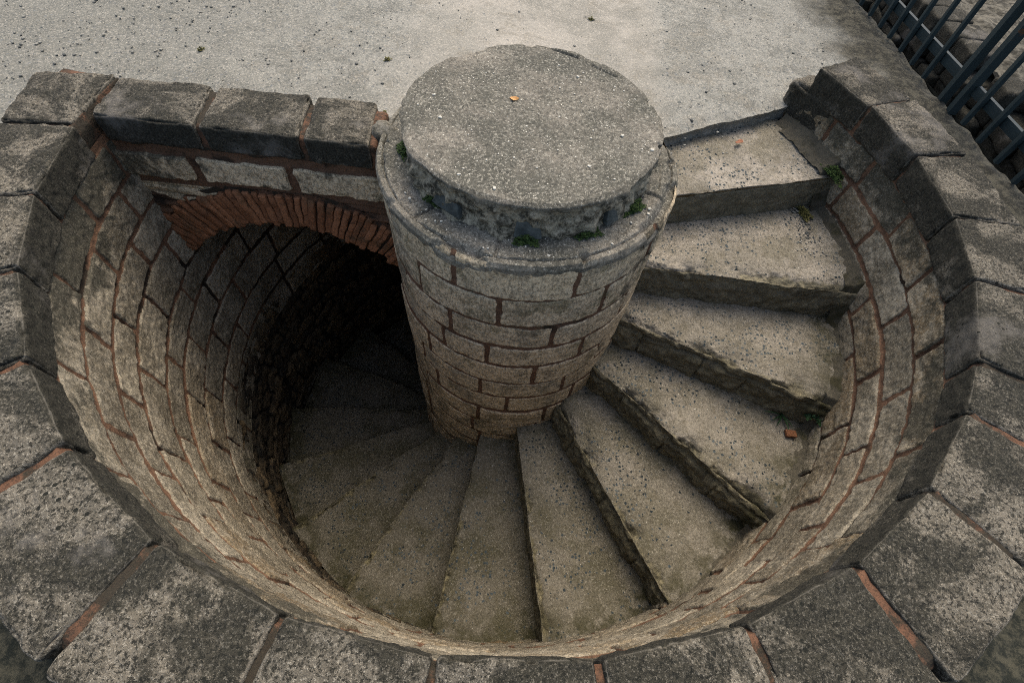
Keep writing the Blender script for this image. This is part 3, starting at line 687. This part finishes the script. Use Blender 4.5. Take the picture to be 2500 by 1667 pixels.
# ------------------------------------------------------------------ the staircase
ST = [(37.0, 35.5, -.42), (19.1, 18.4, -.55), (-4.3, -2.3, -.883), (-21.1, -20.8, -1.241), (-39.2, -40.8, -1.598), (-60.6, -59.6, -1.956), (-80.8, -79.3, -2.313),
      (-101.4, -97.9, -2.670), (-118.6, -117.4, -3.028), (-136.9, -136.9, -3.385), (-154.9, -155.0, -3.742), (-174.1, -174.1, -4.10), (-194.5, -194.5, -4.457), (-212.8, -212.8, -4.815)]
for k in range(14, 18): ST.append((-212.8 - 19 * (k - 13), -212.8 - 19 * (k - 13), -4.815 - .357 * (k - 13)))
stair = thing('spiral_staircase', 'worn concrete spiral steps winding down clockwise into the dark around the column', 'staircase', (.0, 0, -6.6))
def step(k):
    a0, b0, z0 = ST[k - 1]; a1, b1, z1 = ST[k]; znext = ST[k + 1][2] if k + 1 < len(ST) else z1 - .36
    ext = 2.0
    if k == 1: a0, b0 = 44, 37.5
    pa = lambda a, R: np.array([R * math.cos(a * D2R), R * math.sin(a * D2R)])
    Ai, Ao = pa(a0 + ext, .96), pa(b0 + ext, 2.80); Bi, Bo = pa(a1, .96), pa(b1, 2.80)
    nu = 190 if k < 9 else 80
    v = np.concatenate([np.linspace(0, .8, 50), np.linspace(.81, .99, 26)]) if k < 9 else np.linspace(0, .98, 30)
    nr = 34 if k < 9 else 12; H = z1 - znext + .04
    u = np.linspace(0, 1, nu); D0 = Ai + (Ao - Ai) * u[:, None]; D1 = Bi + (Bo - Bi) * u[:, None]
    # outward direction of the riser, in plan
    t = (Bo - Bi) / np.linalg.norm(Bo - Bi); nrm = np.array([t[1], -t[0]])
    V = []; ris = []; col_age = []; rim = []
    wear = {1: .5, 2: 1.25, 3: 1.6, 4: 1.8, 5: 1.5, 6: .85, 7: .8}.get(k, .85)
    def at(vv, zz, push, isr, dn):
        R0 = 1.0; P2 = D0 + (D1 - D0) * vv; edge_d = np.linalg.norm(D1 - P2, axis=1)
        Q = np.concatenate([P2, np.full((nu, 1), zz)], 1)
        rr = np.hypot(P2[:, 0], P2[:, 1])
        e = np.exp(-(edge_d + dn) / .07)
        n = fbm(Q * np.array([1, 1, .6]) + k * 3.1, 5.5, 5, 70); n_2 = fbm(Q + k, 13, 4, 75)
        worn = np.clip(n + .30 * n_2 + .12 + .25 * (sstep(u, .45, .8) if k in (2, 3, 4) else 0), 0, 1)
        if not isr:
            Q[:, 2] -= wear * e * (.012 + .13 * worn)
            Q[:, 2] += .010 * fbm(Q, 2, 4, 3) + .004 * n_2 + .016 * n_2 * np.exp(-edge_d / .09) * (wear > .7)
            Q[:, :2] -= nrm * (wear * e * (.05 * worn))[:, None]
            if k == 1: Q[:, 2] -= .04 * vv; Q[:, 2] += .016 * n + .012 * fbm(Q, 8, 5, 9)
        else:
            q = Q.copy(); q[:, 2] = zz
            nn = fbm(q * np.array([1, 1, 1.3]) + k, 6, 5, 81)
            amp = {1: .010, 2: .03, 3: .045, 4: .055, 5: .055}.get(k, .02)
            under = sstep(np.full(nu, dn), 0, .05)
            mv = (nn * amp + (.010 + .008 * (k in (2, 3, 4, 5))) * fbm(q, 19, 3, 83)) * under - (wear * e * (.05 * worn)) + np.clip(nn, -.2, 1) * 0
            # slab courses under the topping
            if k in (3, 4, 5):
                zl = dn - .105 - .012 * fbm(Q, 2, 2, 4); groove = np.exp(-(zl / .010) ** 2)
                for uj in {3: (.13, .42, .62), 4: (.2, .47, .75), 5: (.2, .5, .78)}[k]:
                    groove = np.maximum(groove, np.exp(-((u - uj - .006 * n_2) / .0035) ** 2) * (dn > .10))
                mv = mv - .03 * groove + .018 * (dn > .105)
            if k == 1:
                for uj in (.16, .33, .47): mv = mv - .012 * np.exp(-((u - uj) / .003) ** 2)
                mv = mv - .012 * math.exp(-((dn - .035) / .008) ** 2)
            if k == 2: mv = mv - .02 * dn
            Q[:, :2] += nrm * mv[:, None]
            Q[:, 2] -= wear * e * (.012 + .10 * worn) * math.exp(-dn / .03)
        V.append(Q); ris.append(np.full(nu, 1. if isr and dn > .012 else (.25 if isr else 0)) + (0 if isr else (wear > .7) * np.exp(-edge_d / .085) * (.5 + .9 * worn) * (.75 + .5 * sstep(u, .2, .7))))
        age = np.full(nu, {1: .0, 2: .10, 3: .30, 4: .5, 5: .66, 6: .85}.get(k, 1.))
        col_age.append(age); rim.append(sstep(rr, 2.45, 2.72) * (.85 if k > 2 else .15) + (0 if isr else .5 * sstep(rr, 1.25, 1.0) * (k > 3)) + (0 if isr else (.45 if k < 5 else .85) * sstep(np.full(nu, vv) + .1 * n, .30, .0)) + (.3 if isr else 0))  # back-edge term paints the riser's contact shade into the tread
    for vv in v: at(vv, z1, 0, False, 0)
    for j in range(nr):
        at(1.0, z1 - H * (j / (nr - 1)), 0, True, H * (j / (nr - 1)))
    V = np.stack(V, 0).reshape(-1, 3); n_rows = len(v) + nr
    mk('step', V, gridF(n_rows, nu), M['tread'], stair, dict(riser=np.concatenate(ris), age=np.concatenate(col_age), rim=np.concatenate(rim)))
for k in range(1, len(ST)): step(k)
def fillet():
    th = np.linspace(34.5, -212, 1500); nv = 26
    so = [s[1] for s in ST]; zz = np.full(len(th), ST[1][2])
    for k in range(1, len(ST)): zz = np.where(th < so[k], ST[k + 1][2] if k + 1 < len(ST) else ST[k][2], zz)
    soft = np.convolve(np.pad(zz, 9, mode='edge'), np.ones(19) / 19, 'valid')
    w_ = np.interp(th, [-212, -120, -75, -45, -20, 10, 25, 43], [.02, .03, .05, .13, .16, .16, .20, .20])
    T = np.repeat(th * D2R, nv); s = np.tile(np.linspace(0, 1, nv), len(th)); W = np.repeat(w_, nv); Z0 = np.repeat(soft, nv)
    Zt = Z0 + W * .55 * s ** 1.5 + .004
    R = 2.80 - W * .8 * (1 - s) + .10 * s
    P = np.stack([R * np.cos(T) + XC * s, R * np.sin(T), Zt], 1)
    n = fbm(P, 5, 4, 19); P[:, 2] += .035 * n + .012 * noise(P, 22, 5) - .02 * (1 - s); rr = .035 * fbm(P * np.array([1, 1, 0]), 3.5, 4, 6) * (1 - s); P[:, 0] -= rr * np.cos(T); P[:, 1] -= rr * np.sin(T)
    mk('cement_skirting', P, gridF(len(th), nv), M['fillet'], stair)
fillet()

# ------------------------------------------------------------------ fence and the ruined wall beyond
fence = thing('metal_fence', 'dark teal steel bar fence with a double post beside the ditch', 'fence', (3.8, 2.0, GZ))
def bar(x, y, wx, wy, z0, z1, name='bar'):
    P, F, d, e = rbox((2, 2, 24), (wx / 2, wy / 2, (z1 - z0) / 2), .006)
    ca = -.15; X = P[:, 0] * math.cos(ca) - P[:, 1] * math.sin(ca); Y = P[:, 0] * math.sin(ca) + P[:, 1] * math.cos(ca)
    mk(name, np.stack([X + x, Y + y, P[:, 2] + (z0 + z1) / 2], 1), F, M['paint'], fence, smooth=False)
fx = lambda y: 3.56 + (3.51 - y) * .152
for y in [4.95, 4.71, 4.47, 4.23, 3.99, 3.75, 3.51, 3.27, 3.05, 2.80, 2.56, 2.32, 1.60, 1.35, 1.08, .83, .58, .33, .08, -.17, -.42]:
    bar(fx(y), y, .040, .050, -.41, 2.4)
for y in (1.99, 1.82): bar(fx(y) + .03, y, .075, .075, -.44, 2.6, 'post')
def rail(y0, y1, z, nm='rail'):
    L = math.hypot(y1 - y0, (y1 - y0) * .152); P, F, d, e = rbox((2, 30, 3), (.018, L / 2, .045), .006)
    a = -math.atan(-.152) ; X = P[:, 0] * math.cos(a) - P[:, 1] * math.sin(a); Y = P[:, 0] * math.sin(a) + P[:, 1] * math.cos(a)
    ym = (y0 + y1) / 2; mk(nm, np.stack([X + fx(ym) + .045, Y + ym, P[:, 2] + z], 1), F, M['paint'], fence, smooth=False)
rail(2.03, 5.0, -.20); rail(-.5, 1.78, -.20); rail(2.03, 5.0, 2.2); rail(-.5, 1.78, 2.2)

rw = thing('ruined_wall', 'broken dark stone wall in the ditch beyond the metal fence', 'wall', (6.0, 3.5, -3.1))
def ruin():
    rb = random.Random(8); Vs = []; Fs = []; bd = []; off = 0
    for row in range(9):
        z1 = -1.0 - row * .24; y = -3.5
        while y < 10:
            L = rb.uniform(.35, .62); dep = .5 + rb.uniform(-.05, .05)
            if row == 0 and rb.random() < .22: y += L; continue
            xf = 5.62 - (y - 3.5) * .13 + rb.uniform(-.06, .06) - row * .03
            P, F, d, e = rbox((12, 12, 9), (dep / 2, L / 2 - .015, .115), .035)
            P = P + np.array([xf + dep / 2, y + L / 2, z1 - .115]); P += d * (.05 * fbm(P, 4, 4, row))[:, None]
            Vs.append(P); Fs.append(F + off); bd.append(np.full(len(P), rb.random() * (.5 if row else 1))); off += len(P); y += L
    P = np.concatenate(Vs); mk('wall_face', P, np.concatenate(Fs), M['coping'], rw, dict(edge=.2 * np.ones(len(P)), face=.9 + .8 * sstep(P[:, 2], -1.1, -1.25), bid=np.concatenate(bd)))  # raised face weight darkens the mossy stones, standing in for shade
    # rubble core behind the facing
    X, Y = np.meshgrid(np.linspace(5.9, 12, 160), np.linspace(-3.5, 11, 260), indexing='ij'); X = X.ravel() ; Y = Y.ravel(); X = X - (Y - 3.5) * .13
    P = np.stack([X, Y, np.full_like(X, -1.1)], 1); P[:, 2] += .16 * fbm(P, 1.6, 5, 5) + .06 * np.abs(noise(P, 5, 2))
    mk('rubble_core', P, gridF(160, 260, True), M['shadowstone'], rw)
ruin()

# ------------------------------------------------------------------ plants and litter
def clump(name, label, cat, pos, rad, hgt, n, mat, seed, size=.009, group=None):
    rb = random.Random(seed); V = []; F = []
    for i in range(n):
        a = rb.uniform(0, 2 * math.pi); q = rad * rb.random() ** .6 * (1.15 + .35 * math.sin(3 * a + seed) + .2 * math.sin(5 * a)) / 1.2; x, y = q * math.cos(a), q * math.sin(a) * .5
        z = hgt * max(0, 1 - (q / rad) ** 2) * rb.random()
        s = size * rb.uniform(.6, 1.5); t = rb.uniform(0, 6.28); ti = rb.uniform(-.7, .7)
        c, d_ = math.cos(t), math.sin(t)
        pts = [(-s, 0), (-.3 * s, .6 * s), (s, 0), (-.3 * s, -.6 * s)]
        b = len(V)
        for px, py in pts: V.append((x + px * c - py * d_, y + px * d_ + py * c, z + px * ti + .004))
        F.append((b, b + 1, b + 2, b + 3))
    # a low cushion beneath the leaflets
    m = 14; b = len(V)
    for j in range(5):
        for i in range(m):
            ph = j / 4 * math.pi / 2; a = i / m * 2 * math.pi; k = 1 + .25 * math.sin(3 * a + seed)
            V.append((rad * .7 * k * math.cos(ph) * math.cos(a), rad * .34 * k * math.cos(ph) * math.sin(a), hgt * .35 * math.sin(ph)))
    for j in range(4):
        for i in range(m): F.append((b + j * m + i, b + j * m + (i + 1) % m, b + (j + 1) * m + (i + 1) % m, b + (j + 1) * m + i))
    rot = math.atan2(pos[1], pos[0]) + math.pi / 2; cr, sr = math.cos(rot), math.sin(rot)
    V = [(pos[0] + x * cr - y * sr, pos[1] + x * sr + y * cr, pos[2] + z) for x, y, z in V]
    return tag(mk(name, V, F, mat, base=pos, smooth=False), label, cat, group)
def pp(a, R, z): return (R * math.cos(a * D2R), R * math.sin(a * D2R), z)
G1 = 'moss cushions around the foot of the cap'
clump('moss_cushion', 'green moss trail on the column ledge nearest the arch wall', 'moss', pp(-170, .815, .016), .085, .05, 260, M['moss'], 1, group=G1)
clump('moss_cushion', 'small moss tuft beside the leftmost long slate chip under the cap', 'moss', pp(-133, .79, .016), .06, .05, 200, M['moss'], 2, group=G1)
clump('moss_cushion', 'moss tuft directly below the slate chip at the front middle of the cap', 'moss', pp(-87, .815, .016), .075, .05, 260, M['moss'], 3, group=G1)
clump('moss_cushion', 'moss tuft on the ledge below the rightmost slate chip', 'moss', pp(-60, .81, .016), .08, .045, 240, M['moss'], 4, group=G1)
clump('moss_cushion', 'tall moss tuft at the right edge of the cap, facing the steps', 'moss', pp(-33, .815, .016), .085, .06, 260, M['moss'], 5, group=G1)
clump('moss_clump', 'dark green moss at the wall end of the topmost riser', 'moss', pp(18.6, 2.72, -.55), .12, .07, 500, M['moss'], 6)
clump('moss_clump', 'yellow green moss on the second tread below the first riser', 'moss', pp(16.5, 2.58, -.87), .10, .04, 300, M['ymoss'], 7, size=.010)
clump('clover_patch', 'dark green creeping clover in the wall corner of the third riser', 'plant', pp(-19.5, 2.68, -1.45), .15, .08, 420, M['leaf'], 8, size=.016)
def blades(name, label, pos, n, L, wd, seed, up_=.5):
    rb = random.Random(seed); V = []; F = []
    for i in range(n):
        a = i / n * 6.283 + rb.uniform(-.3, .3); l = L * rb.uniform(.7, 1.15); S = 7; b = len(V)
        for j in range(S):
            s = j / (S - 1); rr = l * s; z = l * up_ * (s * 1.6 - s * s * 1.5); ww = wd * math.sin(math.pi * min(1, .12 + s * .88)) + .001
            cx, cy = rr * math.cos(a), rr * math.sin(a); nx, ny = -math.sin(a) * ww, math.cos(a) * ww
            V += [(cx + nx, cy + ny, z + .004), (cx, cy, z), (cx - nx, cy - ny, z + .004)]
        for j in range(S - 1):
            q = b + j * 3; F += [(q, q + 1, q + 4, q + 3), (q + 1, q + 2, q + 5, q + 4)]
    V = [(pos[0] + x, pos[1] + y, pos[2] + z) for x, y, z in V]
    return tag(mk(name, V, F, M['leaf'], base=pos), label, 'plant')
blades('rosette_weed', 'leafy green rosette weed where the fourth riser meets the wall', pp(-38.2, 2.70, -1.84), 11, .13, .016, 3)
blades('grass_tuft', 'thin grass blades on the tread under the third riser beside the clover', pp(-21.5, 2.50, -1.59), 9, .16, .006, 5, .35)
for k, (x, y, lab) in enumerate([(-1.37, 1.62, 'dry yellow tuft on the pavement beyond the middle coping stones'), (-1.22, .83, 'tiny brown tuft on the pavement just left of the round cap'),
                            (.47, 2.75, 'yellowish tuft at the top of the pavement right of the cap'), (-3.0, 1.45, 'small dry tuft on the gravelly pavement behind the corner stone')]):
    clump('dry_tuft', lab, 'weed', (x, y, GZ + .006), .035, .03, 60, M['ymoss'], 20 + k, size=.008, group='dry tufts on the pavement')
P, F, d, e = rbox((10, 8, 5), (.042, .03, .016), .006); P[:, :2] *= (1 + .3 * noise(P, 12, 3))[:, None]
tag(mk('brick_fragment', P + np.array(pp(-24.6, 2.60, -1.575)), F, M['brick'], base=pp(-24.6, 2.60, -1.58), attrs=dict(bid=np.full(len(P), .15))), 'broken terracotta brick fragment on the fourth tread near the wall', 'brick')
def flat_leaf(name, label, pos, s, rot, mat, shape):
    m = 10; V = [(0, 0, .006)]
    for i in range(m):
        a = i / m * 6.283; r = s * shape(a); V.append((r * math.cos(a + rot), r * math.sin(a + rot) * .75, .004 + .006 * math.sin(a * 2)))
    n = len(V); V = [(pos[0] + x, pos[1] + y, pos[2] + z) for x, y, z in V]; V += [(x, y, z - .003) for x, y, z in V]
    F = [(0, 1 + i, 1 + (i + 1) % m) for i in range(m)] + [(n, n + 1 + (i + 1) % m, n + 1 + i) for i in range(m)] + [(1 + i, n + 1 + i, n + 1 + (i + 1) % m, 1 + (i + 1) % m) for i in range(m)]
    return tag(mk(name, V, F, mat, base=pos, smooth=False), label, 'leaf')
flat_leaf('dead_leaf', 'bright orange leaf scrap lying on top of the round cap', (-.13, .135, .278), .026, .3, M['deadleaf'], lambda a: 1 + .35 * math.cos(3 * a))
flat_leaf('dead_leaf', 'reddish brown leaf on the top tread near the landing edge', pp(32.5, 2.15, -.53), .034, .8, M['rleaf'], lambda a: 1 + .4 * math.cos(2 * a))
# loose stones
def stones(name, label, cat, spots, mat, kind=None, seed=1):
    Vs = []; Fs = []; off = 0; rb = random.Random(seed)
    for x, y, z, s in spots:
        P, F, d, e = rbox((3, 3, 2), (s, s * rb.uniform(.55, .95), s * .45), s * .35)
        a = rb.uniform(0, 6.28); P = P + d * (s * .35 * noise(P + x * 31, 1.2 / s, 2))[:, None]
        X = P[:, 0] * math.cos(a) - P[:, 1] * math.sin(a); Y = P[:, 0] * math.sin(a) + P[:, 1] * math.cos(a)
        Vs.append(np.stack([X + x, Y + y, P[:, 2] + z + s * .2], 1)); Fs.append(F + off); off += len(P)
    o = mk(name, np.concatenate(Vs), np.concatenate(Fs), mat, smooth=True); return tag(o, label, cat, kind=kind)
rb = random.Random(21); sp = []
while len(sp) < 5200:
    x = rb.uniform(-7.5, 3.2); y = rb.uniform(.5, 6.5)
    if math.hypot(x, y) < 3.4 and not (y > .55 and math.hypot(x, y) < 3.0): continue
    dens = max(0, min(1, (-x - .6) / 3)) + (.25 if x > 1 else .03)
    if rb.random() > dens or (x > 2.2 and y < 1.9) or math.hypot(x, y) < 1.1: continue
    sp.append((x, y, GZ + .004, rb.choice([.003, .0035, .004, .005, .006, .008, .012]) * rb.uniform(.8, 1.2)))
stones('gravel', 'loose slate gravel scattered over the pavement behind the stairwell', 'gravel', sp, M['gravel'], 'stuff')
wp = []
while len(wp) < 60:
    a = rb.uniform(0, 6.28); R = .77 * math.sqrt(rb.random()); wp.append((R * math.cos(a), R * math.sin(a), .272, rb.choice([.004, .005, .006, .011])))
for i in range(14): wp.append((*pp(rb.uniform(-160, -20), rb.uniform(.84, .93), .032)[:2], .012, rb.uniform(.005, .011)))
stones('pebble_scatter', 'tiny white pebbles sprinkled over the cap and ledge', 'pebbles', wp, M['pale'], 'stuff', 3)
gp = []
for i in range(170):
    th = rb.uniform(5, 20); gp.append((*pp(th, 2.62 - .28 * (1 - th / 20) * rb.random() + rb.gauss(0, .04) - .05, 0)[:2], -.878, rb.uniform(.003, .009)))
stones('chip_scatter', 'slate chips gathered along the wall side of the second tread', 'gravel', gp, M['gravel'], 'stuff', 4)
